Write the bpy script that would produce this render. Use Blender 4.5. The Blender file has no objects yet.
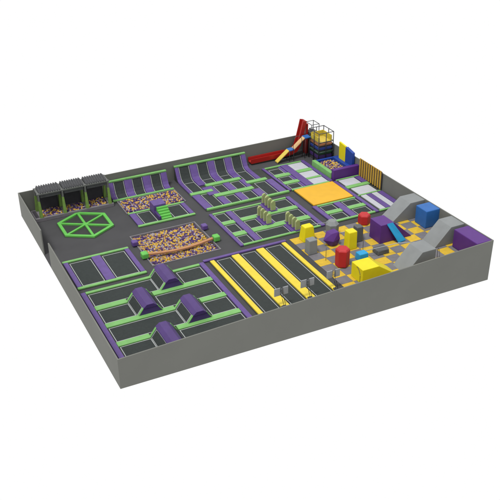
import bpy, bmesh, math, random
from mathutils import Vector, Matrix
random.seed(7)
S = bpy.context.scene
COL = S.collection

# ---------------------------------------------------------------- materials
def lin(c):
    c /= 255.0
    return c / 12.92 if c <= .04045 else ((c + .055) / 1.055) ** 2.4
GAIN = .56          # display colours of upward faces -> base colours
def mat(name, rgb, rough=.55, vary=.12, scale=3.0, bump=.0, bscale=40, gain=GAIN, spec=.35):
    m = bpy.data.materials.new(name); m.use_nodes = True
    nt = m.node_tree; b = nt.nodes['Principled BSDF']
    col = [min(.9, lin(v) * gain) for v in rgb]
    b.inputs['Roughness'].default_value = rough
    b.inputs['Specular IOR Level'].default_value = spec
    tc = nt.nodes.new('ShaderNodeTexCoord')
    nz = nt.nodes.new('ShaderNodeTexNoise'); nz.inputs['Scale'].default_value = scale
    nz.inputs['Detail'].default_value = 6
    nt.links.new(tc.outputs['Object'], nz.inputs['Vector'])
    mx = nt.nodes.new('ShaderNodeMix'); mx.data_type = 'RGBA'
    mx.inputs[6].default_value = (*[c * (1 - vary) for c in col], 1)
    mx.inputs[7].default_value = (*[min(.95, c * (1 + vary)) for c in col], 1)
    mr = nt.nodes.new('ShaderNodeMapRange'); mr.inputs[1].default_value = .3; mr.inputs[2].default_value = .7
    nt.links.new(nz.outputs[0], mr.inputs[0]); nt.links.new(mr.outputs[0], mx.inputs[0])
    nt.links.new(mx.outputs[2], b.inputs['Base Color'])
    if bump:
        n2 = nt.nodes.new('ShaderNodeTexNoise'); n2.inputs['Scale'].default_value = bscale; n2.inputs['Detail'].default_value = 4
        nt.links.new(tc.outputs['Object'], n2.inputs['Vector'])
        bp = nt.nodes.new('ShaderNodeBump'); bp.inputs['Strength'].default_value = bump; bp.inputs['Distance'].default_value = .02
        nt.links.new(n2.outputs[0], bp.inputs['Height']); nt.links.new(bp.outputs[0], b.inputs['Normal'])
    return m
M = dict(
    floor=mat('dark grey carpet', (85, 85, 87), .9, .07, .6, .4, 60, spec=.1),
    wall=mat('grey wall paint', (113, 114, 109), .8, .03, .4, .1, 20, gain=.8, spec=.15),
    wallin=mat('grey wall paint inner', (113, 114, 109), .8, .05, .5, .1, 20, gain=.8, spec=.15),
    purple=mat('purple vinyl', (106, 80, 152), .45, .1, 2.5, .15, 12),
    green=mat('green vinyl', (134, 198, 114), .5, .08, 2.5, .15, 12),
    lime=mat('bright green foam', (112, 206, 92), .55, .06, 2, .15, 12),
    bed=mat('black jumping mesh', (60, 66, 65), .75, .1, 6, .5, 120, spec=.2),
    base=mat('dark steel base', (58, 62, 58), .7, .1, 3),
    white=mat('white edge tape', (196, 200, 200), .6, .05),
    whitepad=mat('white vinyl pad', (206, 208, 216), .5, .05, 2, .1, 12),
    yellow=mat('yellow runway pad', (250, 224, 66), .5, .05, 2, .15, 12),
    orange=mat('orange vinyl', (248, 190, 42), .5, .04, 1.5, .1, 8),
    fin=mat('olive green foam', (184, 196, 132), .6, .1, 3),
    finlit=mat('cream painted lit side', (206, 208, 160), .6, .08, 3),  # paler fin colour, paints the light on their left sides
    dpurple=mat('deep purple foam', (96, 46, 138), .5, .06, 2, .1, 10),
    upurple=mat('wedge purple vinyl', (84, 58, 126), .45, .08, 2, .1, 10),
    grey=mat('grey foam', (146, 150, 151), .55, .06, 1.5, .1, 10),
    dgrey=mat('dark grey foam', (100, 102, 104), .6, .08, 2, .1, 10),
    blue=mat('blue foam', (44, 112, 192), .5, .06, 2, .1, 10),
    dblue=mat('deep blue panel', (36, 74, 168), .5, .06, 2),
    cyan=mat('light blue vinyl', (38, 172, 232), .45, .05, 2),
    red=mat('red foam', (206, 42, 46), .5, .06, 2, .1, 10),
    redplastic=mat('red slide plastic', (184, 36, 30), .35, .06, 2),
    byellow=mat('bright yellow foam', (254, 236, 20), .5, .04, 2, .1, 10),
    tileg=mat('grey foam tile', (128, 125, 130), .7, .08, 3, .2, 30),
    tiley=mat('yellow foam tile', (232, 192, 56), .7, .1, 3, .2, 30),
    steel=mat('dark steel tube', (66, 68, 74), .4, .05),
    lsteel=mat('pale steel rod', (178, 184, 192), .35, .05),
    frameg=mat('moss green upright', (128, 164, 78), .6, .14, 4),
    framed=mat('grey frame beam', (116, 118, 116), .6, .12, 4),
    netting=mat('dark netting panel', (84, 85, 88), .8, .15, 5),
    blackish=mat('black panel', (66, 65, 72), .8, .1, 4),
    rim=mat('pit kerb', (136, 132, 138), .6, .08, 3),
    pitin=mat('pit lining', (74, 70, 78), .8, .08, 3),
    beam=mat('tan orange beam', (200, 142, 96), .55, .08, 3),
    tan=mat('tan slide deck', (228, 186, 130), .4, .06, 3),
    syellow=mat('yellow slide deck', (240, 212, 92), .4, .06, 3),
    b_o=mat('ball orange', (224, 182, 66), .5, .1, 3),
    b_p=mat('ball purple', (86, 56, 118), .5, .1, 3),
    b_w=mat('ball lilac white', (176, 168, 182), .5, .05, 3),
    b_t=mat('ball tan', (186, 142, 96), .5, .1, 3),
    board=mat('pale backboard', (190, 194, 200), .4, .05, 3),
    t_b=mat('muted blue pad', (44, 66, 146), .6, .1, 3), t_g=mat('muted green pad', (44, 104, 58), .6, .1, 3), t_p=mat('muted purple pad', (72, 46, 112), .6, .1, 3),
    t_o=mat('muted orange pad', (208, 140, 92), .6, .1, 3), t_y=mat('muted yellow pad', (228, 206, 74), .6, .08, 3),
    slat=mat('mustard slat', (222, 176, 62), .5, .08, 3),
)

# ---------------------------------------------------------------- helpers
def link(name, bm, m, parent=None, smooth=False):
    me = bpy.data.meshes.new(name); bm.normal_update(); bm.to_mesh(me); bm.free()
    for x in (m if isinstance(m, (list, tuple)) else [m]): me.materials.append(x)
    if smooth:
        for p in me.polygons: p.use_smooth = True
    o = bpy.data.objects.new(name, me); COL.objects.link(o)
    if parent is not None:
        o.parent = parent; o.location = -Vector(parent.location)
    return o
def tag(o, label, cat, group=None):
    o['label'] = label; o['category'] = cat
    if group: o['group'] = group
    return o
def structure(o):
    o['kind'] = 'structure'; return o
def root(name, label, cat, loc, group=None):
    o = bpy.data.objects.new(name, None); COL.objects.link(o); o.location = loc
    o.empty_display_size = .3
    return tag(o, label, cat, group)
def prism(bm, pts, ext, bev=0, seg=2, mi=0):
    """closed solid: polygon pts (3-D) extruded by vector ext"""
    e = Vector(ext); n = len(pts)
    a = [bm.verts.new(Vector(p)) for p in pts]; b = [bm.verts.new(Vector(p) + e) for p in pts]
    fs = [bm.faces.new(a), bm.faces.new(b[::-1])]
    for i in range(n): fs.append(bm.faces.new((a[i], b[i], b[(i + 1) % n], a[(i + 1) % n])))
    bmesh.ops.recalc_face_normals(bm, faces=fs)
    for f in fs: f.material_index = mi
    if bev:
        ed = list({x for f in fs for x in f.edges})
        bmesh.ops.bevel(bm, geom=ed, offset=bev, segments=seg, profile=.6, affect='EDGES', clamp_overlap=True)
    return bm
def box(bm, x0, x1, y0, y1, z0, z1, bev=0, mi=0, seg=2):
    return prism(bm, [(x0, y0, z0), (x1, y0, z0), (x1, y1, z0), (x0, y1, z0)], (0, 0, z1 - z0), bev, seg, mi)
def hexa(bm, b, t, bev=0, mi=0):
    """solid from a bottom ring and a top ring of equal length"""
    n = len(b)
    a = [bm.verts.new(Vector(p)) for p in b]; c = [bm.verts.new(Vector(p)) for p in t]
    fs = [bm.faces.new(a[::-1]), bm.faces.new(c)]
    for i in range(n): fs.append(bm.faces.new((a[i], a[(i + 1) % n], c[(i + 1) % n], c[i])))
    bmesh.ops.recalc_face_normals(bm, faces=fs)
    for f in fs: f.material_index = mi
    if bev:
        ed = list({x for f in fs for x in f.edges})
        bmesh.ops.bevel(bm, geom=ed, offset=bev, segments=2, profile=.6, affect='EDGES', clamp_overlap=True)
    return bm
def tube(bm, pts, r, n=8, mi=0):
    pts = [Vector(p) for p in pts]; rings = []
    for i, p in enumerate(pts):
        d = (pts[min(i + 1, len(pts) - 1)] - pts[max(i - 1, 0)]).normalized()
        up = Vector((0, 0, 1)) if abs(d.z) < .95 else Vector((0, 1, 0))
        s = d.cross(up).normalized(); t = s.cross(d)
        rings.append([bm.verts.new(p + (s * math.cos(a) + t * math.sin(a)) * r) for a in [k * 2 * math.pi / n for k in range(n)]])
    for i in range(len(rings) - 1):
        for k in range(n):
            f = bm.faces.new((rings[i][k], rings[i][(k + 1) % n], rings[i + 1][(k + 1) % n], rings[i + 1][k])); f.material_index = mi; f.smooth = True
    bm.faces.new(rings[0][::-1]).material_index = mi; bm.faces.new(rings[-1]).material_index = mi
    return bm
def B(name, m, parent, *a, bev=0, **k):
    return link(name, box(bmesh.new(), *a, bev=bev, **k), m, parent)

# ---------------------------------------------------------------- setting
GS = .0622
gz = lambda x: -.012 - GS * x

XR = 29.12
fy = lambda x: .065 * x            # front wall line
by = lambda x: 24.9 + .0625 * x     # back wall line
rim = lambda x: 2.08 - .0187 * x
def poly(bm, pts, z0, z1): return prism(bm, [(x, y, z0) for x, y in pts], (0, 0, z1 - z0))
# floor slab with a hole for the big ball pit
PX0, PX1, PY0, PY1 = 6.62, 12.12, 12.28, 17.36
bm = bmesh.new(); ft = -.004
def quad(pts):
    bm.faces.new([bm.verts.new((x, y, 0)) for x, y in pts])
quad([(0, fy(0)), (PX0, fy(PX0)), (PX0, by(PX0)), (0, by(0))])
quad([(PX0, fy(PX0)), (PX1, fy(PX1)), (PX1, PY0), (PX0, PY0)])
quad([(PX0, PY1), (PX1, PY1), (PX1, by(PX1)), (PX0, by(PX0))])
quad([(PX1, fy(PX1)), (XR, fy(XR)), (28.75, by(28.75)), (PX1, by(PX1))])
structure(link('floor', bm, M['floor']))

def wall(name, label, p, q, side, za=None, zb=None):
    """wall between plan points p, q; 'side' is the outward thickness vector; foot follows the ground"""
    T = Vector(side)
    bm = bmesh.new()
    zt = [rim(p[0]) if za is None else za, rim(q[0]) if zb is None else zb]
    b = [(p[0], p[1], min(-.0, gz(p[0]) + .008)), (q[0], q[1], min(-.0, gz(q[0]) + .008))]
    bot = [Vector(b[0]), Vector(b[1]), Vector(b[1]) + T, Vector(b[0]) + T]
    top = [Vector((p[0], p[1], zt[0])), Vector((q[0], q[1], zt[1]))]
    top += [top[1] + T, top[0] + T]
    hexa(bm, bot, top)
    o = link(name, bm, M['wall']); tag(o, label, 'wall', 'perimeter walls of the park')
    return o
th = .08
wall('perimeter_wall', 'long grey front wall nearest the viewer, growing taller towards the right', (0, 0), (XR, fy(XR)), (0, th, 0))
wall('perimeter_wall', 'grey back wall behind the slanted trampolines and the red slide', (0, by(0)), (28.75, by(28.75)), (0, -th, 0))
wall('perimeter_wall', 'grey right wall behind the striped board and the blue cube', (XR, fy(XR) + th), (28.7, by(28.7) - th), (-th, 0, 0))
wall('perimeter_wall', 'short grey left wall piece beside the covered ball pits, behind the entrance gap', (0, 17.62), (0, by(0) - th), (th, 0, 0))
wall('perimeter_wall', 'long grey left wall piece beside the purple bordered trampolines, before the entrance gap', (0, th), (0, 15.45), (th, 0, 0))

# ---------------------------------------------------------------- trampoline courts
ZP = .15
def bed(parent, x0, x1, y0, y1, z=.07, frame=.045):
    o = B('trampoline_bed', M['bed'], parent, x0, x1, y0, y1, z - .02, z)
    bm = bmesh.new(); w = frame; z0, z1 = z - .01, z + .012
    box(bm, x0, x1, y0, y0 + w, z0, z1); box(bm, x0, x1, y1 - w, y1, z0, z1)
    box(bm, x0, x0 + w, y0 + w, y1 - w, z0, z1); box(bm, x1 - w, x1, y0 + w, y1 - w, z0, z1)
    f = link('white_edging', bm, M['white'], o); f.location = (0, 0, 0)
    return o
def pad(parent, name, m, x0, x1, y0, y1, z1=ZP, z0=.03, bev=.03):
    return B(name, M[m], parent, x0, x1, y0, y1, z0, z1, bev=bev)
def base(parent, x0, x1, y0, y1, m='base'):
    return B('base_frame', M[m], parent, x0, x1, y0, y1, .004, .045)

G = 'trampoline courts'
# court A: two big beds
c = root('trampoline_court', 'trampoline court with just two big beds and purple dividers by the left entrance', 'trampoline', (.85, 11.5, 0), G)
base(c, .88, 5.9, 11.52, 15.72)
pad(c, 'green_pad', 'green', .86, 5.92, 15.5, 15.74); pad(c, 'green_pad', 'green', .86, 5.92, 11.5, 11.76)
for a, b in ((.88, 1.22), (2.98, 3.66), (5.56, 5.9)): pad(c, 'purple_pad', 'purple', a, b, 11.78, 15.48)
bed(c, 1.3, 2.9, 11.86, 15.3); bed(c, 3.76, 5.48, 11.86, 15.3)

# court B: rows with wedges
c = root('trampoline_court', 'largest court at the front left corner with four rows crossed by purple wedges', 'trampoline', (.82, .8, 0), G)
base(c, .83, 10.06, .85, 10.93)
pad(c, 'purple_pad', 'purple', .82, 1.16, .9, 10.9); pad(c, 'purple_pad', 'purple', 9.7, 10.06, .9, 10.98)
rows = [(8.95, 10.55), (6.68, 8.3), (4.4, 6.05), (2.1, 3.8)]
W = [(5.85, 7.7, 8.72, 10.98), (3.4, 5.25, 6.42, 8.68), (5.95, 7.8, 4.14, 6.4), (3.35, 5.2, 1.86, 4.12)]   # wedges x0,x1,y0,y1
strips = [(10.68, 10.93), (8.38, 8.88), (6.12, 6.6), (3.84, 4.32), (1.56, 2.02)]
def cut(x0, x1, y0, y1):
    iv = [(x0, x1)]
    for a, b, ya, yb in W:
        if yb > y0 + .01 and ya < y1 - .01:
            ov = min(yb, y1) - max(ya, y0)
            if ov > .25:
                iv = [s for u, v in iv for s in ((u, min(v, a - .01)), (max(u, b + .01), v)) if s[1] - s[0] > .15]
    return iv
for y0, y1 in strips:
    for a, b in cut(1.18, 9.68, y0, y1): pad(c, 'green_pad', 'green', a, b, y0, y1)
for (y0, y1) in rows:
    for a, b in cut(1.26, 9.6, y0, y1): bed(c, a + (.03 if a > 2 else 0), b - (.03 if b < 9 else 0), y0, y1)

def wedge(x0, x1, y0, y1, label):
    h = .62; tx0, tx1 = x0 + .46, x0 + 1.36
    r = root('trampoline_wedge', label, 'wedge ramp', (x0, y0, 0), 'purple topped wedges over the four rows')
    bm = bmesh.new()
    prism(bm, [(x0, y0, .02), (x1, y0, .02), (x1 - .2, y0, .17), (tx1 + .02, y0, h), (tx0 - .02, y0, h)], (0, y1 - y0, 0))
    link('body', bm, M['upurple'], r)
    # left slope: green edge pads and a black bed, raised off the body
    nl = Vector((-(h - .02), 0, tx0 - x0)).normalized() * 1.0
    def slope(xa, xb, name, m, ya, yb, s0, s1, off, tk):
        d = Vector((xb - xa, 0, h - .02)); n = Vector((-(h - .02), 0, abs(xb - xa))).normalized()
        if xb < xa: n.x = -n.x
        a = Vector((xa, 0, .02)) + d * s0 + n * off; b = Vector((xa, 0, .02)) + d * s1 + n * off
        bm = bmesh.new()
        prism(bm, [(a.x, ya, a.z), (b.x, ya, b.z), (b.x + n.x * tk, ya, b.z + n.z * tk), (a.x + n.x * tk, ya, a.z + n.z * tk)], (0, yb - ya, 0))
        return link(name, bm, M[m], r)
    for xa, xb in ((x0, tx0), (x1 - .06, tx1)):
        slope(xa, xb, 'green_edge_pad', 'green', y0, y0 + .18, .0, .98, .002, .05)
        slope(xa, xb, 'green_edge_pad', 'green', y1 - .18, y1, .0, .98, .002, .05)
        slope(xa, xb, 'white_edging', 'white', y0 + .24, y1 - .24, .04, .95, .002, .02)
        slope(xa, xb, 'sloped_bed', 'bed', y0 + .3, y1 - .3, .11, .88, .024, .012)
    bm = bmesh.new()
    prism(bm, [(tx0 - .07, y0 - .02, h - .04), (tx1 + .07, y0 - .02, h - .04), (tx1 + .02, y0 - .02, h + .03), (tx1 - .24, y0 - .02, h + .24), (tx0 + .2, y0 - .02, h + .24), (tx0 - .05, y0 - .02, h + .03)], (0, y1 - y0 + .04, 0), .02)
    link('top_pad', bm, M['upurple'], r)
for w, l in zip(W, ('purple topped wedge farthest back, next to the big ball pit', 'purple topped wedge on the left, in the second row from the pit',
                    'purple topped wedge standing farthest right, closest to the yellow runways', 'purple topped wedge nearest the front wall, cut off by it')):
    wedge(*w, l)

# runways
r = root('tumble_runway_court', 'three long black tumbling runways between bright yellow strips', 'tumble track', (10.5, 1.2, 0))
base(r, 10.5, 16.95, 1.35, 11.2)
pad(r, 'purple_pad', 'purple', 10.12, 17.0, 10.98, 11.24)
for a, b in ((10.55, 10.88), (12.3, 12.9), (14.33, 14.95), (16.5, 16.84)):
    pad(r, 'yellow_pad', 'yellow', a, b, 1.5, 10.88)
for a, b in ((11.05, 12.14), (13.06, 14.18), (15.1, 16.34)): bed(r, a, b, 1.5, 10.76, frame=.04)

# dunk stands
def stand(x, y, label):
    s = root('hoop_stand', label, 'hoop stand', (x, y, 0), 'twin panel stands at the runway ends')
    B('base_plate', M['steel'], s, x - .16, x + .16, y - .25, y + .25, ZP, ZP + .1, bev=.02)
    bm = bmesh.new()
    for dx in (-.07, .07): tube(bm, [(x + dx, y, ZP + .05), (x + dx - .06, y + .12, .75), (x + dx - .1, y + .3, 1.05), (x + dx - .1, y + .34, 1.62)], .024)
    link('post', bm, M['steel'], s)
    for sx in (-1, 1):
        cx = x - .1 + sx * .3
        B('backboard', M['board'], s, cx - .22, cx + .22, y + .37, y + .42, .98, 1.56, bev=.012)
    bm = bmesh.new()
    for z in (1.15, 1.4): tube(bm, [(x - .6, y + .45, z), (x + .4, y + .45, z)], .014)
    link('cross_bar', bm, M['lsteel'], s)
stand(12.42, 2.86, 'stand with two pale panels on the left wide yellow strip')
stand(14.5, 3.0, 'stand with two pale panels on the second wide yellow strip')
stand(16.66, 3.2, 'stand with two pale panels at the runways edge beside the checkered floor')

# centre grid court
c = root('trampoline_court', 'court of small beds behind the runways holding three rows of olive fins', 'trampoline', (13.6, 11.9, 0), G)
base(c, 13.58, 21.0, 11.92, 17.8)
pad(c, 'purple_pad', 'purple', 13.56, 13.83, 11.9, 17.82); pad(c, 'purple_pad', 'purple', 20.66, 21.02, 11.9, 17.82)
pad(c, 'purple_pad', 'purple', 14.95, 15.46, 12.14, 17.6)
pad(c, 'green_pad', 'green', 13.86, 20.63, 17.62, 17.82); pad(c, 'green_pad', 'green', 13.86, 20.63, 11.9, 12.1)
for y0, y1 in ((15.55, 16.05), (13.48, 14.05)):
    pad(c, 'green_pad', 'green', 13.86, 14.92, y0, y1); pad(c, 'green_pad', 'green', 15.49, 20.63, y0, y1)
for y0, y1 in ((16.14, 17.54), (14.14, 15.46), (12.16, 13.4)):
    bed(c, 13.9, 14.82, y0, y1)
bed(c, 15.56, 18.0, 16.14, 17.54); bed(c, 19.1, 20.55, 16.14, 17.54)
bed(c, 15.56, 16.6, 14.14, 15.46); bed(c, 17.75, 20.55, 14.14, 15.46)
bed(c, 15.56, 18.05, 12.16, 13.4); bed(c, 19.15, 20.55, 12.16, 13.4)
for a, b, y0, y1 in ((18.06, 19.02, 16.08, 17.58), (16.66, 17.68, 14.08, 15.52), (18.1, 19.08, 12.13, 13.45)):
    pad(c, 'purple_pad', 'purple', a, b, y0, y1)
def fins(x, y0, label):
    s = root('fin_row', label, 'foam fins', (x, y0, ZP), 'rows of upright olive fins')
    for k in range(4):
        y = y0 + .16 + k * .52
        bm = bmesh.new()
        prism(bm, [(x + .1, y, ZP), (x + .52, y, ZP), (x + .47, y, ZP + .74), (x + .36, y, ZP + .86), (x + .22, y, ZP + .86), (x + .12, y, ZP + .74)], (0, .17, 0), .02)
        f = link('fin', bm, M['fin'], s)
        q = B('fin_lit_strip', M['finlit'], f, x + .085, x + .099, y + .03, y + .14, ZP + .04, ZP + .72); q.location = (0, 0, 0)  # pale strip painting the lit left face of the fin
    B('fin_base', M['upurple'], s, x + .02, x + .6, y0, y0 + 1.9, ZP, ZP + .03)
fins(18.25, 15.82, 'row of four olive fins farthest back, nearest the slanted court')
fins(16.85, 13.9, 'row of four olive fins farthest left, on the middle row of beds')
fins(18.35, 11.93, 'row of four olive fins closest to the yellow pillar')

# slanted-back courts
def slanted(c, lanes, gaps, yf, yt, zt, yfoot):
    """lanes/gaps: x ranges; curve from (yfoot,.06) flat to (yt,zt) leaning back"""
    n = 6
    prof = [(yf, 0)] + [(yfoot - .5 + .25 * k, 0) for k in (0, 1)]
    curve = [(yfoot - .45, .05), (yfoot - .1, .1), (yfoot + .15, .25), (yfoot + .32, .5), (yt, zt)]
    def ribbon(name, m, x0, x1, off, tk, s=0, e=None, bev=0, parent=None):
        pts = curve[s:e]
        up = []; lo = []
        for i, (y, z) in enumerate(pts):
            a = pts[max(i - 1, 0)]; b = pts[min(i + 1, len(pts) - 1)]
            d = Vector((0, b[0] - a[0], b[1] - a[1])).normalized(); nn = Vector((0, -d.z, d.y))
            up.append(Vector((x0, y, z)) + nn * (off + tk)); lo.append(Vector((x0, y, z)) + nn * off)
        bm = bmesh.new(); prism(bm, up + lo[::-1], (x1 - x0, 0, 0))
        o = link(name, bm, M[m], parent or c)
        if parent is not None: o.location = (0, 0, 0)
        return o
    for a, b in lanes:
        o = ribbon('slanted_bed', 'bed', a + .04, b - .04, .03, .02)
        ribbon('white_edging', 'white', a, a + .038, .03, .03, parent=o); ribbon('white_edging', 'white', b - .038, b, .03, .03, parent=o)
        q = link('white_edging', box(bmesh.new(), a + .038, b - .038, yt - .085, yt - .03, zt - .1, zt - .05), M['white'], o); q.location = (0, 0, 0)
    for a, b in gaps: ribbon('purple_slanted_pad', 'purple', a, b, 0, .1)
    x0 = min(a for a, b in gaps); x1 = max(b for a, b in gaps)
    B('top_green_pad', M['green'], c, x0 - .03, x1 + .03, yt - .14, yt + .1, zt - .02, zt + .13, bev=.04)
    bm = bmesh.new(); prism(bm, [(x0, yfoot + .15, .01), (x0, yt + .04, .01), (x0, yt + .04, zt - .03), (x0, yt - .0, zt - .03), (x0, yfoot + .33, .44)], (x1 - x0, 0, 0))
    link('back_support', bm, M['base'], c)

c = root('trampoline_court', 'biggest slanted court, four lanes running up the back wall in purple', 'trampoline', (13.7, 18.6, 0), G)
base(c, 13.7, 21.5, 18.6, 24.3)
slanted(c, [(14.08, 15.05), (15.82, 16.8), (17.52, 18.48), (19.2, 20.15)],
        [(13.72, 14.03), (15.1, 15.77), (16.85, 17.47), (18.53, 19.15), (20.2, 20.62)], 18.6, 25.52, 1.28, 24.78)
YB = 24.32
PP = lambda a, b, y0, y1: pad(c, 'purple_pad', 'purple', a, b, y0, y1, bev=.02)
for a, b in ((14.08, 15.05),): bed(c, a, b, 22.2, YB)
bed(c, 15.82, 16.8, 23.35, YB); bed(c, 17.52, 18.48, 23.35, YB); bed(c, 19.2, 20.15, 22.2, YB)
for a, b, y0, y1 in ((13.72, 14.03, 22.15, YB), (15.1, 15.77, 23.3, YB), (16.85, 17.47, 23.3, YB), (18.53, 19.15, 23.3, YB), (20.2, 20.62, 22.15, YB),
                     (13.72, 14.4, 18.85, 21.65), (15.5, 16.1, 18.85, 20.45), (17.15, 17.75, 18.85, 20.45), (18.8, 19.5, 18.85, 20.45), (20.75, 21.4, 18.85, 21.65),
                     (15.1, 16.05, 21.1, 22.75), (17.1, 17.7, 21.1, 22.75), (18.72, 19.15, 21.1, 22.75)): PP(a, b, y0, y1)
GP = lambda a, b, y0, y1: pad(c, 'green_pad', 'green', a, b, y0, y1, z1=.2)
GP(13.7, 15.75, 21.68, 22.12); GP(15.6, 18.95, 22.8, 23.25); GP(15.45, 19.1, 20.5, 21.02); GP(19.0, 21.0, 21.68, 22.12)
GP(13.8, 21.5, 18.56, 18.82)
bed(c, 14.5, 15.42, 18.95, 21.58); bed(c, 16.15, 17.05, 21.12, 22.7); bed(c, 17.78, 18.66, 21.12, 22.7)
bed(c, 16.18, 17.08, 18.95, 20.42); bed(c, 17.82, 18.72, 18.95, 20.42); bed(c, 19.6, 20.66, 18.95, 21.58)

c = root('trampoline_court', 'smaller slanted court of three lanes beside the covered ball pits', 'trampoline', (7.4, 23.8, 0), G)
base(c, 7.45, 12.9, 23.85, 24.6)
slanted(c, [(7.95, 8.86), (9.6, 10.5), (11.28, 12.18)], [(7.5, 7.9), (8.9, 9.55), (10.55, 11.23), (12.23, 12.75)], 23.8, 25.1, 1.3, 24.42)
pad(c, 'green_pad', 'green', 7.45, 12.95, 23.72, 23.96, z1=.17)

# platform court E
c = root('trampoline_court', 'low court with two square beds either side of the green steps', 'trampoline', (7.8, 18.5, 0), G)
base(c, 7.8, 12.66, 18.45, 21.05)
pad(c, 'green_pad', 'green', 7.78, 9.66, 20.86, 21.06); pad(c, 'green_pad', 'green', 10.78, 12.68, 20.86, 21.06)
pad(c, 'green_pad', 'green', 7.78, 12.68, 18.42, 18.66)
pad(c, 'purple_pad', 'purple', 7.82, 8.32, 18.7, 20.82); pad(c, 'purple_pad', 'purple', 12.3, 12.66, 18.7, 20.82)
bed(c, 8.42, 9.56, 18.75, 20.78); bed(c, 10.95, 12.22, 18.75, 20.78)
s = root('step_platform', 'purple jump platform with green steps in front of the middle ball strip', 'step platform', (9.7, 18.8, .05))
B('platform_block', M['purple'], s, 9.68, 10.72, 19.95, 21.0, .05, .88, bev=.03)
for k in range(5):
    y0 = 18.78 + k * .232
    B('step', M['lime'], s, 9.86, 10.78, y0, y0 + .232, .05, .17 + k * .135, bev=.008)
B('side_rail', M['upurple'], s, 9.68, 9.84, 18.78, 19.94, .05, .4, bev=.01)

# ---------------------------------------------------------------- ball pits
def ico(bm, c, r, mi):
    g = bmesh.ops.create_icosphere(bm, subdivisions=2, radius=r, matrix=Matrix.Translation(c))
    for v in g['verts']:
        for f in v.link_faces: f.material_index = mi; f.smooth = True
BM = ['b_o', 'b_p', 'b_w', 'b_t']
def pick(): return random.choices((0, 1, 2, 3), (32, 40, 15, 13))[0]
_g = bmesh.new(); bmesh.ops.create_icosphere(_g, subdivisions=2, radius=1)
TV = [v.co.copy() for v in _g.verts]; TF = [[v.index for v in q.verts] for q in _g.faces]; _g.free()
heap = lambda x, y: .05 * math.sin(x * 2.3 + y * 1.1) * math.cos(y * 1.9 - x * .7)
def fill(parent_name, x0, x1, y0, y1, z, rad=.085, skip=None, label=None):
    sp = rad * 1.72; V = []; F = []; MI = []
    ny = int((y1 - y0 - 2 * rad) / (sp * .87)) + 1
    for j in range(ny):
        y = y0 + rad + j * sp * .87; x = x0 + rad + (j % 2) * sp * .5
        while x < x1 - rad:
            px, py = x + random.uniform(-.03, .03), y + random.uniform(-.03, .03)
            px = min(max(px, x0 + rad), x1 - rad); py = min(max(py, y0 + rad), y1 - rad)
            if not (skip and skip(px, py)):
                c = Vector((px, py, z + heap(px, py) + random.uniform(-.05, .06))); n = len(V); i = pick()
                V += [c + v * rad for v in TV]; F += [[n + q for q in t] for t in TF]; MI += [i] * len(TF)
            x += sp
    me = bpy.data.meshes.new(parent_name); me.from_pydata(V, [], F)
    for k in BM: me.materials.append(M[k])
    me.polygons.foreach_set('material_index', MI); me.polygons.foreach_set('use_smooth', [True] * len(F))
    o = bpy.data.objects.new(parent_name, me); COL.objects.link(o); o['kind'] = 'stuff'
    tag(o, label, 'balls'); return o
# big pit
p = root('ball_pit', 'large rectangular sunken ball pit with grey kerb in the middle of the park', 'ball pit', (PX0, PY0, 0), 'ball pits')
bm = bmesh.new(); k = .09
box(bm, PX0, PX1, PY0, PY0 + k, -.36, .06, .01); box(bm, PX0, PX1, PY1 - k, PY1, -.36, .06, .01)
box(bm, PX0, PX0 + k, PY0 + k, PY1 - k, -.36, .06, .01); box(bm, PX1 - k, PX1, PY0 + k, PY1 - k, -.36, .06, .01)
link('kerb', bm, M['rim'], p)
B('pit_bottom', M['pitin'], p, PX0 + k + .002, PX1 - k - .002, PY0 + k + .002, PY1 - k - .002, -.36, -.24)
FRONT = 13.28
fill('pit_balls', PX0 + k, PX1 - k, PY0 + k, PY1 - k, -.13, .085, lambda x, y: y < FRONT, 'dense orange, purple and white balls filling the big pit behind the tan beam')
protos = []
names = ('small orange ball', 'small purple ball', 'small whitish ball', 'small tan ball')
for i in range(4):
    bm = bmesh.new(); ico(bm, (0, 0, 0), .085, 0)
    me = bpy.data.meshes.new('ball'); bm.to_mesh(me); bm.free(); me.materials.append(M[BM[i]]); protos.append(me)
sp = .149; j = 0; y = PY0 + k + .085
while y < FRONT + .02:
    x = PX0 + k + .085 + (j % 2) * sp * .5
    while x < PX1 - k - .085:
        i = pick(); o = bpy.data.objects.new('ball', protos[i]); COL.objects.link(o)
        o.location = (x + random.uniform(-.02, .02), y + random.uniform(-.02, .02), -.13 + heap(x, y) + random.uniform(-.05, .06))
        tag(o, names[i] + ' in the front part of the big pit, before the tan beam', 'ball', names[i].split()[1] + ' balls in the front part of the big pit')
        x += sp
    y += sp * .87; j += 1
# beam over the pit
b = root('balance_beam', 'tan orange beam sagging across the big ball pit between green cushions', 'balance beam', (6.5, 13.9, 0))
bm = bmesh.new()
N = 14
for i in range(N):
    def P(t):
        x = 6.75 + t * 5.3; return x, 13.68 - .2 * math.sin(math.pi * t), .3 - .14 * math.sin(math.pi * t)
    a, c2 = P(i / N), P((i + 1) / N)
    hexa(bm, [(a[0], a[1] - .12, a[2] - .06), (c2[0], c2[1] - .12, c2[2] - .06), (c2[0], c2[1] + .12, c2[2] - .06), (a[0], a[1] + .12, a[2] - .06)],
         [(a[0], a[1] - .12, a[2] + .06), (c2[0], c2[1] - .12, c2[2] + .06), (c2[0], c2[1] + .12, c2[2] + .06), (a[0], a[1] + .12, a[2] + .06)])
bmesh.ops.remove_doubles(bm, verts=bm.verts, dist=.001)
link('beam', bm, M['beam'], b)
for x in (6.28, 12.08): B('end_cushion', M['lime'], b, x, x + .5, 13.4, 13.95, .062, .5, bev=.1, seg=3)
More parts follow.
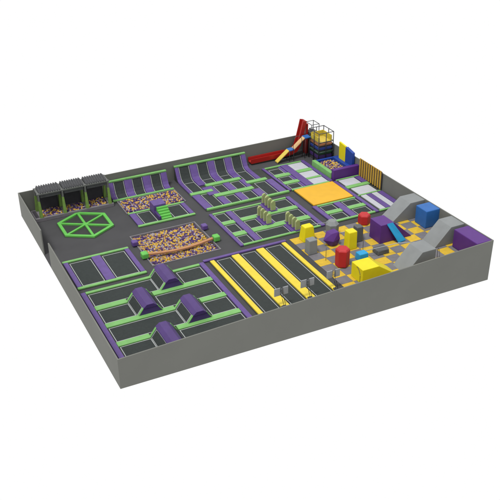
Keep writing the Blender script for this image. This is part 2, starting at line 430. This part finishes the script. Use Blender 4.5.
for x, l in ((6.28, 'purple cushion on the left kerb of the big ball pit'), (12.05, 'purple cushion on the right kerb of the big ball pit')):
    tag(link('kerb_cushion', box(bmesh.new(), x, x + .46, 15.55, 16.05, .062, .46, .1, seg=3), M['purple']), l, 'cushion', 'purple kerb cushions')
# middle pit E
p = root('ball_pit', 'shallow strip of balls between the three lane slanted court and the green steps', 'ball pit', (7.9, 21.1, 0), 'ball pits')
bm = bmesh.new()
for a in ((7.72, 12.95, 21.1, 21.16), (7.72, 12.95, 23.6, 23.68), (7.72, 7.8, 21.16, 23.6), (12.87, 12.95, 21.16, 23.6)): box(bm, *a, .004, .1)
link('kerb', bm, M['rim'], p)
B('pit_bottom', M['pitin'], p, 7.81, 12.86, 21.17, 23.59, .006, .03)
fill('pit_balls', 7.8, 12.87, 21.16, 23.6, .07, .085, lambda x, y: 9.6 < x < 10.8 and y < 21.1, 'loose orange and purple balls in the strip behind the purple platform')

# covered ball pits, top left
p = root('covered_ball_bays', 'three covered ball bays with moss green uprights and dark net roof, back left corner', 'play frame', (1.0, 23.1, 0))
DX0, DX1, DY0, DY1, DZ = .75, 7.3, 23.08, 24.8, .3
bm = bmesh.new()
box(bm, DX0, DX1, DY0, DY0 + .22, .004, DZ, .02); box(bm, DX0, DX1, DY1 - .08, DY1, .004, DZ)
xs = [1.28, 3.22, 5.1, 7.02]
for x in xs: box(bm, x - .14, x + .14, DY0 + .22, DY1 - .08, .004, DZ - .01)
box(bm, DX0, DX0 + .1, DY0 + .22, DY1 - .08, .004, DZ - .02)
link('deck', bm, M['rim'], p)
B('deck_bottom', M['pitin'], p, DX0 + .1, DX1 - .12, DY0 + .22, DY1 - .08, .006, .12)
for x in xs:
    for y, lean in ((23.24, .1), (24.62, -.1)):
        bm = bmesh.new()
        hexa(bm, [(x - .13, y - .14, DZ), (x + .13, y - .14, DZ), (x + .13, y + .14, DZ), (x - .13, y + .14, DZ)],
             [(x - .09, y - .08 + lean, 1.7), (x + .07, y - .08 + lean, 1.7), (x + .07, y + .08 + lean, 1.7), (x - .09, y + .08 + lean, 1.7)], .02)
        u = link('upright', bm, M['frameg'], p)
        q = B('upright_head', M['framed'], u, x - .08, x + .06, y + lean - .08, y + lean + .08, 1.7, 2.22, bev=.015); q.location = (0, 0, 0)
bm = bmesh.new()
for y in (23.34, 24.52): box(bm, xs[0] - .12, xs[-1] + .12, y - .07, y + .07, 2.22, 2.34, .015)
for x in xs: box(bm, x - .07, x + .07, 23.41, 24.45, 2.22, 2.33)
link('roof_beams', bm, M['framed'], p)
for i in range(3):
    bm = bmesh.new(); n = 9; a, b = xs[i] + .09, xs[i + 1] - .09
    for q in range(n):
        x = a + (b - a) * (q + .5) / n; tube(bm, [(x, 23.3, 2.36), (x, 23.55, 2.46), (x, 23.9, 2.52), (x, 24.3, 2.54), (x, 24.62, 2.46)], .055, 6)
    prism(bm, [(a, 23.36, 2.33), (a, 24.56, 2.33), (a, 24.56, 2.44), (a, 24.3, 2.52), (a, 23.9, 2.5), (a, 23.55, 2.44)], (b - a, 0, 0))
    link('net_roof', bm, M['netting'], p)
    B('back_panel', M['blackish'], p, xs[i] + .15, xs[i + 1] - .15, 24.64, 24.68, DZ + .02, 2.1)
    B('front_net', M['netting'], p, xs[i] + .15, xs[i + 1] - .15, 23.33, 23.35, 1.95, 2.2)
    w = ('left', 'middle', 'right')[i]
    fill('bay_balls', xs[i] + .15, xs[i + 1] - .15, DY0 + .24, DY1 - .1, .24, .085, None, f'orange and purple balls filling the {w} covered bay')

# hexagon
h = root('hexagon_frame', 'bright green flat hexagon with six spokes on the dark floor', 'floor frame', (4.17, 20.85, 0))
HV = [Vector((4.17 + 2.28 * math.sin(a) * 1.0, 20.83 + 2.38 * math.cos(a), 0)) for a in [i * math.pi / 3 for i in range(6)]]
ctr = Vector((4.17, 20.83, 0))
bm = bmesh.new()
inner = [ctr + (v - ctr) * .88 for v in HV]
for i in range(6):
    a, b, c1, d = HV[i], HV[(i + 1) % 6], inner[(i + 1) % 6], inner[i]
    prism(bm, [(q.x, q.y, .02) for q in (a, b, c1, d)], (0, 0, .13))
link('rim', bm, M['lime'], h)
for v in inner:
    d = (v - ctr).normalized(); s = Vector((-d.y, d.x, 0)) * .09; a = ctr + d * .2; b = ctr + d * ((v - ctr).length - .02)
    bm = bmesh.new(); prism(bm, [(q.x, q.y, .02) for q in (a - s, b - s, b + s, a + s)], (0, 0, .12)); link('spoke', bm, M['lime'], h)
bm = bmesh.new(); prism(bm, [(ctr.x + .22 * math.cos(t), ctr.y + .22 * math.sin(t), .02) for t in [k * math.pi / 6 for k in range(12)]], (0, 0, .135)); link('hub', bm, M['lime'], h)
bm = bmesh.new(); prism(bm, [(q.x, q.y, .004) for q in [ctr + (v - ctr) * 1.03 for v in HV]], (0, 0, .014)); link('base_mat', bm, M['base'], h)

# ---------------------------------------------------------------- right side courts
c = root('trampoline_court', 'court with three small black beds and three white pads left of the climbing tower', 'trampoline', (21.7, 18.8, 0), G)
base(c, 21.6, 26.0, 18.82, 24.05)
pad(c, 'purple_pad', 'purple', 21.6, 21.84, 18.82, 24.0); pad(c, 'purple_pad', 'purple', 23.4, 24.1, 19.0, 23.85); pad(c, 'purple_pad', 'purple', 25.66, 26.0, 18.85, 24.0)
pad(c, 'green_pad', 'green', 21.86, 25.64, 23.8, 24.0); 
for y0, y1 in ((21.66, 22.18), (20.05, 20.55)):
    pad(c, 'green_pad', 'green', 21.86, 23.37, y0, y1)
for y0, y1 in ((21.75, 22.25), (20.15, 20.4)): pad(c, 'green_pad', 'green', 24.13, 25.63, y0 - .05, y1)
pad(c, 'green_pad', 'green', 21.86, 25.63, 18.72, 18.92)
for y0, y1 in ((22.3, 23.42), (20.64, 21.58), (19.02, 19.98)):
    bed(c, 21.98, 23.08, y0, y1)
for y0, y1 in ((22.3, 23.74), (20.45, 21.66), (18.98, 20.08)): pad(c, 'white_pad', 'whitepad', 24.16, 25.6, y0, y1, z1=.11)
for y0, y1 in ((22.2, 23.76), (20.58, 21.64), (18.95, 20.02)): pad(c, 'purple_pad', 'purple', 23.13, 23.37, y0, y1, z1=.1)

m = root('air_mat', 'big plain orange square mat in the middle of the right half', 'mat', (21.9, 15.3, 0))
B('mat_top', M['orange'], m, 21.95, 25.8, 15.28, 18.62, .05, .2, bev=.05, seg=3); B('mat_base', M['base'], m, 21.9, 25.86, 15.22, 18.66, .004, .05)

c = root('trampoline_court', 'court with four small beds between the orange mat and the checkered floor', 'trampoline', (21.8, 11.8, 0), G)
base(c, 21.7, 26.2, 11.95, 15.18)
pad(c, 'purple_pad', 'purple', 21.72, 22.12, 11.97, 15.18); pad(c, 'purple_pad', 'purple', 23.62, 24.22, 12.2, 14.95)
pad(c, 'purple_pad', 'purple', 25.88, 26.2, 11.97, 18.62)
pad(c, 'green_pad', 'green', 22.15, 25.85, 14.98, 15.18); pad(c, 'green_pad', 'green', 22.15, 25.85, 11.97, 12.2)
for a, b in ((22.15, 23.6), (24.25, 25.85)):
    pad(c, 'green_pad', 'green', a, b, 13.38, 13.86); bed(c, a + .12, b - .12, 13.94, 14.9); bed(c, a + .12, b - .12, 12.28, 13.3)

c = root('pad_court', 'court of long white and purple pads against the right wall below the striped board', 'soft court', (26.25, 12, 0))
base(c, 26.24, 28.6, 12.0, 18.82)
for a in ((26.26, 28.6, 18.66, 18.82), (26.26, 28.55, 16.8, 17.28), (26.26, 28.55, 15.16, 15.3)): pad(c, 'green_pad', 'green', *a)
pad(c, 'white_pad', 'whitepad', 26.42, 28.0, 17.34, 18.6, z1=.12); pad(c, 'white_pad', 'whitepad', 26.5, 28.3, 15.36, 16.72, z1=.12)
pad(c, 'purple_pad', 'purple', 28.1, 28.6, 17.34, 18.6)
pad(c, 'white_pad', 'whitepad', 26.45, 26.98, 12.2, 15.1, z1=.14); pad(c, 'white_pad', 'whitepad', 27.55, 28.08, 12.2, 15.1, z1=.14)
pad(c, 'purple_pad', 'purple', 27.02, 27.5, 12.2, 15.1); pad(c, 'purple_pad', 'purple', 28.14, 28.6, 12.2, 15.1)
pad(c, 'green_pad', 'green', 26.26, 28.6, 11.98, 12.16)

# striped board on the right wall
s = root('striped_board', 'dark upright board with ten mustard yellow slats on the right wall', 'climbing board', (28.7, 15.3, 0))
B('board', M['blackish'], s, 28.66, 28.72, 15.35, 18.75, .1, 1.72)
for k in range(10):
    y = 15.4 + k * .345; B('slat', M['slat'], s, 28.6, 28.66, y, y + .17, .12, 1.8, bev=.01)

# soft pool box
p = root('ball_pit', 'raised ball pool with green left side and purple front beside the climbing tower', 'ball pit', (26.1, 18.95, 0), 'ball pits')
B('purple_wall', M['dpurple'], p, 26.12, 28.95, 18.93, 19.32, .01, 1.0, bev=.05)
B('green_wall', M['green'], p, 26.06, 26.42, 19.34, 22.6, .01, .62, bev=.05)
B('rear_wall', M['dblue'], p, 26.45, 28.7, 22.3, 22.55, .01, .6, bev=.03)
B('pool_bottom', M['pitin'], p, 26.44, 28.7, 19.34, 22.28, .01, .2)
fill('pool_balls', 26.44, 28.1, 19.35, 22.25, .42, .085, None, 'mixed balls inside the raised pool beside the climbing tower')
s = root('leaning_panels', 'yellow panel and blue panel standing side by side at the right end of the pool', 'panels', (28.3, 20, .2))
bm = bmesh.new(); prism(bm, [(28.38, 20.7, .45), (28.38, 21.75, .75), (28.38, 21.75, 2.3), (28.38, 20.7, 2.2)], (.16, 0, 0), .02); link('yellow_panel', bm, M['byellow'], s)
bm = bmesh.new(); prism(bm, [(28.38, 19.55, .5), (28.38, 20.68, .3), (28.38, 20.68, 2.15), (28.38, 19.55, 1.95)], (.28, 0, 0), .02); link('blue_panel', bm, M['dblue'], s)
B('blue_plinth', M['dblue'], s, 28.05, 28.68, 19.36, 22.28, .22, .72, bev=.04)

# ---------------------------------------------------------------- climbing tower
t = root('climbing_tower', 'dark framed climbing tower with rainbow padded tiers in the back right corner', 'play tower', (26.9, 22.95, 0))
TX0, TX1, TY0, TY1, TH = 26.95, 28.5, 22.95, 24.7, 2.85
for x in (TX0, (TX0 + TX1) / 2, TX1):
    for y in (TY0, (TY0 + TY1) / 2, TY1):
        if x == (TX0 + TX1) / 2 and y == (TY0 + TY1) / 2: continue
        link('post', tube(bmesh.new(), [(x, y, .005), (x, y, TH)], .04), M['steel'], t)
for z in (TH, 1.97, 1.0):
    bm = bmesh.new()
    tube(bm, [(TX0, TY0, z), (TX1, TY0, z)], .035); tube(bm, [(TX0, TY1, z), (TX1, TY1, z)], .035)
    tube(bm, [(TX0, TY0, z), (TX0, TY1, z)], .035); tube(bm, [(TX1, TY0, z), (TX1, TY1, z)], .035)
    link('rail', bm, M['steel'], t)
for nm, m, z0, z1 in (('purple_tier', 't_p', .35, .68), ('green_tier', 't_g', .8, 1.02), ('blue_tier', 't_b', 1.2, 1.45), ('orange_tier', 't_o', 1.62, 1.84)):
    mm = M[m]
    B(nm, mm, t, TX0 + .06, TX1 - .06, TY0 + .06, TY1 - .06, z0, z1, bev=.05)
B('inner_net', M['blackish'], t, TX0 + .12, TX1 - .12, TY0 + .12, TY1 - .12, .01, 1.9)
bm = bmesh.new(); box(bm, TX0 + .1, TX1 - .1, TY1 - .16, TY1 - .1, 1.9, 2.5, .02); box(bm, TX1 - .16, TX1 - .1, TY0 + .1, TY1 - .17, 1.9, 2.5, .02); box(bm, TX0 + .1, TX0 + .16, TY0 + .1, TY1 - .17, 1.9, 2.4, .02)
link('yellow_guard', bm, M['t_y'], t)
B('yellow_deck', M['syellow'], t, TX0 + .12, TX1 - .12, TY0 + .12, TY1 - .18, 1.9, 1.95)

# red slide
s = root('red_slide', 'tall red drop slide running out into a long red trough by the back wall', 'slide', (21.4, 25.3, 0))
def trough(path, w, d, name, m):
    bm = bmesh.new(); path = [Vector(p) for p in path]; rings = []
    prof = [(-w, d), (-w * .8, d), (-w * .65, .14), (0, .05), (w * .65, .14), (w * .8, d), (w, d), (w, 0), (-w, 0)]
    for i, p in enumerate(path):
        a = path[max(i - 1, 0)]; b = path[min(i + 1, len(path) - 1)]; dr = (b - a).normalized()
        side = Vector((0, 1, 0)); up = dr.cross(side).normalized()
        if up.z < 0 or (abs(up.z) < .05 and up.x > 0): up = -up
        rings.append([bm.verts.new(p + side * u + up * v) for u, v in prof])
    for i in range(len(rings) - 1):
        for k in range(len(prof)): bm.faces.new((rings[i][k], rings[i][(k + 1) % len(prof)], rings[i + 1][(k + 1) % len(prof)], rings[i + 1][k]))
    bm.faces.new(rings[0]); bm.faces.new(rings[-1][::-1]); bmesh.ops.recalc_face_normals(bm, faces=bm.faces)
    return link(name, bm, M[m], s)
trough([(21.25, 25.7, .16), (24.9, 25.7, .2)], .36, .42, 'run_out', 'redplastic')
trough([(24.9, 25.7, .2), (25.5, 25.7, .24), (26.1, 25.7, .45), (26.45, 25.7, 1.0), (26.68, 25.7, 1.8), (26.88, 25.7, 2.6), (27.04, 25.7, 3.3)], .34, .38, 'drop_chute', 'redplastic')
bm = bmesh.new(); box(bm, 21.3, 24.8, 25.45, 25.95, .005, .17); link('plinth', bm, M['base'], s)
for z in ((0.005, 3.0),): 
    B('support_tower', M['redplastic'], s, 27.06, 27.26, 25.42, 25.98, .005, 3.0, bev=.05)
# top cage + hoop
t = root('slide_tower_cage', 'thin dark cage on top of the black tower behind the red slide', 'play tower', (27.2, 25.3, 0))
for x in (27.4, 28.2):
    for y in (25.05, 26.1): link('post', tube(bmesh.new(), [(x, y, .005), (x, y, 2.95)], .035), M['steel'], t)
for z in (2.95, 2.1):
    bm = bmesh.new()
    for a, b in (((27.4, 25.05), (28.2, 25.05)), ((28.2, 25.05), (28.2, 26.1)), ((28.2, 26.1), (27.4, 26.1)), ((27.4, 26.1), (27.4, 25.05))): tube(bm, [(*a, z), (*b, z)], .03)
    link('rail', bm, M['steel'], t)
B('black_panel', M['blackish'], t, 27.45, 28.15, 25.1, 26.05, .01, 2.1, bev=.03)
s = root('ramp_slide', 'tan and yellow two stage ramp with blue landings in front of the red slide', 'slide', (23.9, 24.7, 0))
def plank(name, m, p, q, w, tk=.1):
    bm = bmesh.new(); prism(bm, [(p[0], p[1] - w, p[2]), (q[0], q[1] - w, q[2]), (q[0], q[1] - w, q[2] + tk), (p[0], p[1] - w, p[2] + tk)], (0, 2 * w, 0), .015)
    return link(name, bm, M[m], s)
Y = 24.8
plank('lower_ramp', 'syellow', (23.55, Y, .06), (24.75, Y, 1.0), .26); plank('blue_landing', 'blue', (24.75, Y, 1.02), (25.3, Y, 1.05), .3)
plank('upper_ramp', 'tan', (25.3, Y, 1.06), (26.4, Y, 1.95), .26); plank('blue_landing', 'blue', (26.4, Y, 1.97), (27.0, Y, 2.0), .34)
bm = bmesh.new()
for x, z in ((24.8, 1.0), (25.25, 1.0), (26.45, 1.95), (26.9, 1.95)):
    for y in (Y - .24, Y + .24): tube(bm, [(x, y, .005), (x, y, z + .03)], .03)
tube(bm, [(25.15, Y - .31, 1.06)] + [(25.15 + .0 + .45 * (1 - math.cos(a)), Y - .31, 1.9 + .5 * math.sin(a)) for a in [k * math.pi / 10 for k in range(11)]] + [(26.05, Y - .31, 1.6)], .025)
link('tube_frame', bm, M['steel'], s)

# ---------------------------------------------------------------- checkered soft play zone
bm = bmesh.new(); tx, ty = 1.0, .93
j = 0; y = 11.25
while y > 1.3:
    i = 0; x = 17.4
    while x < XR - .06:
        x1 = min(x + tx, XR - .06); y0 = max(y - ty, fy(x1) + .06)
        if y - y0 > .05:
            box(bm, x + .008, x1 - .008, y0 + .008, y - .008, .004, .035, mi=(i + j) % 2)
        i += 1; x += tx
    j += 1; y -= ty
structure(link('checkered_floor', bm, [M['tiley'], M['tileg']]))
FZ = .037
GB = 'soft play blocks on the checkered floor'
def block(label, cat, m, b, tt, bev=.05, name='foam_block'):
    o = link(name, hexa(bmesh.new(), b, tt, bev), M[m]); return tag(o, label, cat, GB)
def cuboid(label, m, x0, x1, y0, y1, h, tx=0, ty=0, bev=.06, name='foam_block', z0=FZ):
    r4 = lambda a, b, c, d, z: [(a, c, z), (b, c, z), (b, d, z), (a, d, z)]
    return block(label, 'foam block', m, r4(x0, x1, y0, y1, z0), r4(x0 + tx, x1 - tx, y0 + ty, y1 - ty, h), bev, name)
def ngon(label, m, cx, cy, rings, n=6, rot=0, name='foam_block', bev=.03):
    bm = bmesh.new(); vr = []
    for r, z in rings: vr.append([bm.verts.new((cx + r * math.cos(rot + k * 2 * math.pi / n), cy + r * math.sin(rot + k * 2 * math.pi / n), z)) for k in range(n)])
    for a, b in zip(vr, vr[1:]):
        for k in range(n): bm.faces.new((a[k], a[(k + 1) % n], b[(k + 1) % n], b[k]))
    bm.faces.new(vr[0][::-1]); bm.faces.new(vr[-1]); bmesh.ops.recalc_face_normals(bm, faces=bm.faces)
    bmesh.ops.bevel(bm, geom=list(bm.edges), offset=bev, segments=2, profile=.6, affect='EDGES')
    return tag(link(name, bm, M[m]), label, 'foam block', GB)
def ramp(label, m, x0, xt0, xt1, y0, y1, h, x1=None, cat='foam ramp'):
    x1 = xt1 if x1 is None else x1
    o = link('foam_ramp', prism(bmesh.new(), [(x0, y0, FZ), (x1, y0, FZ), (xt1, y0, h), (xt0, y0, h)], (0, y1 - y0, 0), .035), M[m])
    return tag(o, label, cat, GB)
cuboid('yellow tapered pillar beside the olive fins, at the left edge of the checkered floor', 'byellow', 18.1, 19.1, 10.2, 11.05, 1.25, .12, .12)
cuboid('grey four sided pillar in front of the yellow tapered pillar', 'grey', 17.45, 18.2, 8.35, 9.05, 1.2, .04, .04)
ngon('grey pointed six sided pillar behind the purple faceted block', 'grey', 20.65, 10.35, [(.5, FZ), (.54, 1.05), (.3, 1.32)], n=7, rot=.3, bev=.02)
bm = bmesh.new()
for x, y, z in ((-.78, .0, .62), (-.3, .5, .66), (.42, .46, .66), (.5, -.34, .62), (-.2, -.52, .6), (-.34, .3, 1.16), (.36, .36, 1.2), (.42, -.24, 1.18), (-.22, -.24, 1.14), (-.3, .2, .12), (.3, .24, .08), (.3, -.3, .08), (-.2, -.3, .1)): bm.verts.new((19.86 + x, 9.05 + y, z - .04))
bmesh.ops.convex_hull(bm, input=bm.verts); bmesh.ops.dissolve_limit(bm, angle_limit=.15, verts=bm.verts, edges=bm.edges)
bmesh.ops.bevel(bm, geom=list(bm.edges), offset=.02, segments=2, profile=.6, affect='EDGES', clamp_overlap=True)
tag(link('foam_block', bm, M['dpurple']), 'purple faceted block with a pointed left side, left of the tall yellow block', 'foam block', GB)
ngon('tall red six sided column in the checkered area', 'red', 18.85, 6.02, [(.4, FZ), (.52, .12), (.54, 1.38), (.44, 1.5)], rot=.5)
cuboid('tall yellow upright block near the centre of the checkered floor', 'byellow', 20.45, 21.2, 7.65, 8.35, 1.5, .02, .02)
cuboid('grey upright slab just behind the tall yellow block', 'dgrey', 21.65, 22.25, 8.4, 9.0, 1.3, .02, .02)
ngon('small red six sided block behind, left of the big purple block', 'red', 23.95, 10.85, [(.42, FZ), (.5, .12), (.5, .78), (.42, .88)], rot=.5)
ramp('big purple block with one sloping side and a light blue plank', 'dpurple', 23.1, 23.1, 24.3, 7.42, 8.85, 1.6, 26.05)
bm = bmesh.new(); hexa(bm, [(23.62, 7.38, 1.58), (24.12, 7.38, 1.58), (25.1, 6.95, .06), (24.45, 6.85, .06)], [(23.64, 7.38, 1.66), (24.14, 7.38, 1.66), (25.16, 6.95, .14), (24.5, 6.85, .14)], 0)
tag(link('slide_plank', bm, M['cyan']), 'light blue plank leaning from the big purple block', 'plank')
cuboid('bright blue cube against the right wall between two grey ramps', 'blue', 27.66, 28.98, 7.85, 9.2, 1.52)
ramp('grey ramp farthest back, against the right wall near the white pads', 'grey', 25.7, 27.5, 29.0, 9.72, 11.15, 1.5)
ramp('grey ramp against the right wall between the blue cube and purple corner block', 'grey', 26.35, 27.75, 29.02, 4.98, 6.5, 1.5)
ramp('grey ramp nearest the front wall, free standing on the checkered floor', 'grey', 22.15, 23.5, 24.7, 2.85, 4.4, 1.5)
cuboid('purple block filling the front right corner of the park', 'dpurple', 27.7, 29.04, 2.0, 4.6, 1.52)
ramp('bright yellow block with a slope to the right, by the front wall', 'byellow', 18.65, 18.65, 20.0, 3.1, 4.52, 1.2, 21.7)
cuboid('small light blue cube behind the yellow sloping block', 'cyan', 20.25, 21.05, 5.85, 6.5, .6, .03, .03)
cuboid('low dark grey block between the light blue cube and the grey ramps', 'dgrey', 21.95, 22.95, 5.95, 6.75, .4, .02, .02)
# rods
GR = 'thin steel rods over the checkered floor'
def rod(pts, label, m='lsteel', r=.022, name='steel_rod', cat='rod', g=GR):
    tag(link(name, tube(bmesh.new(), pts, r), M[m]), label, cat, g)
rod([(21.0, 6.2, .62), (23.4, 5.6, .95), (24.2, 4.42, 1.4)], 'pale rod running from the light blue cube to the front grey ramp', r=.03)
rod([(18.95, 10.75, 1.18), (20.3, 10.4, 1.2)], 'pale rod between the yellow tapered pillar and the grey pointed pillar')
rod([(20.34, 9.2, .8), (21.7, 8.9, .9)], 'pale rod between the purple faceted block and the grey upright slab')
for x, y, h, l in ((18.2, 7.2, 1.1, 'thin dark post standing left of the red column'), (18.75, 4.25, 1.1, 'thin dark post in front of the red column'), (21.5, 7.3, 1.3, 'thin dark post right of the tall yellow block')):
    rod([(x, y, FZ), (x, y, h)], l, 'steel', .018, 'thin_post', 'post', 'thin dark posts')
def arch(x0, y0, w, h, lab, d=(0, 1)):
    pts = [(x0, y0, FZ)] + [(x0 + d[0] * w * (1 - math.cos(a)) / 2, y0 + d[1] * w * (1 - math.cos(a)) / 2, h - .3 + .3 * math.sin(a)) for a in [k * math.pi / 8 for k in range(9)]] + [(x0 + d[0] * w, y0 + d[1] * w, FZ)]
    rod(pts, lab, 'steel', .018, 'hoop', 'hoop', 'thin dark hoops')
arch(18.3, 2.9, 1.1, 1.25, 'thin dark hoop by the left side of the yellow sloping block', (.35, .95))
arch(25.2, 3.0, .9, 1.0, 'thin dark hoop right of the front grey ramp', (.5, .85))

# ---------------------------------------------------------------- light, world, camera
w = bpy.data.worlds.new('World'); S.world = w; w.use_nodes = True
w.node_tree.nodes['Background'].inputs['Color'].default_value = (1, 1, 1, 1)
w.node_tree.nodes['Background'].inputs['Strength'].default_value = 1.0
L = bpy.data.lights.new('key_sun', 'SUN'); L.energy = 3.2; L.angle = math.radians(14); L.color = (1, .99, .97)
lo = bpy.data.objects.new('key_sun', L); COL.objects.link(lo)
lo.rotation_euler = Vector((-.4, -.22, 1)).to_track_quat('Z', 'Y').to_euler()

yaw, pit, rol = [math.radians(a) for a in (26.39, 29.30, -.54)]
f = Vector((math.sin(yaw) * math.cos(pit), math.cos(yaw) * math.cos(pit), -math.sin(pit)))
r = Vector((math.cos(yaw), -math.sin(yaw), 0)); u = r.cross(f)
r, u = r * math.cos(rol) + u * math.sin(rol), -r * math.sin(rol) + u * math.cos(rol)
cam = bpy.data.cameras.new('camera'); cam.sensor_width = 36; cam.lens = 815.5 / 500 * 36; cam.clip_end = 3000
co = bpy.data.objects.new('camera', cam); COL.objects.link(co)
co.matrix_world = Matrix(((r.x, u.x, -f.x, -9.762), (r.y, u.y, -f.y, -36.677), (r.z, u.z, -f.z, 30), (0, 0, 0, 1)))
S.camera = co
S.view_settings.view_transform = 'Standard'; S.view_settings.look = 'None'
S.view_settings.exposure = 0; S.view_settings.gamma = 1
S.cycles.max_bounces = 6
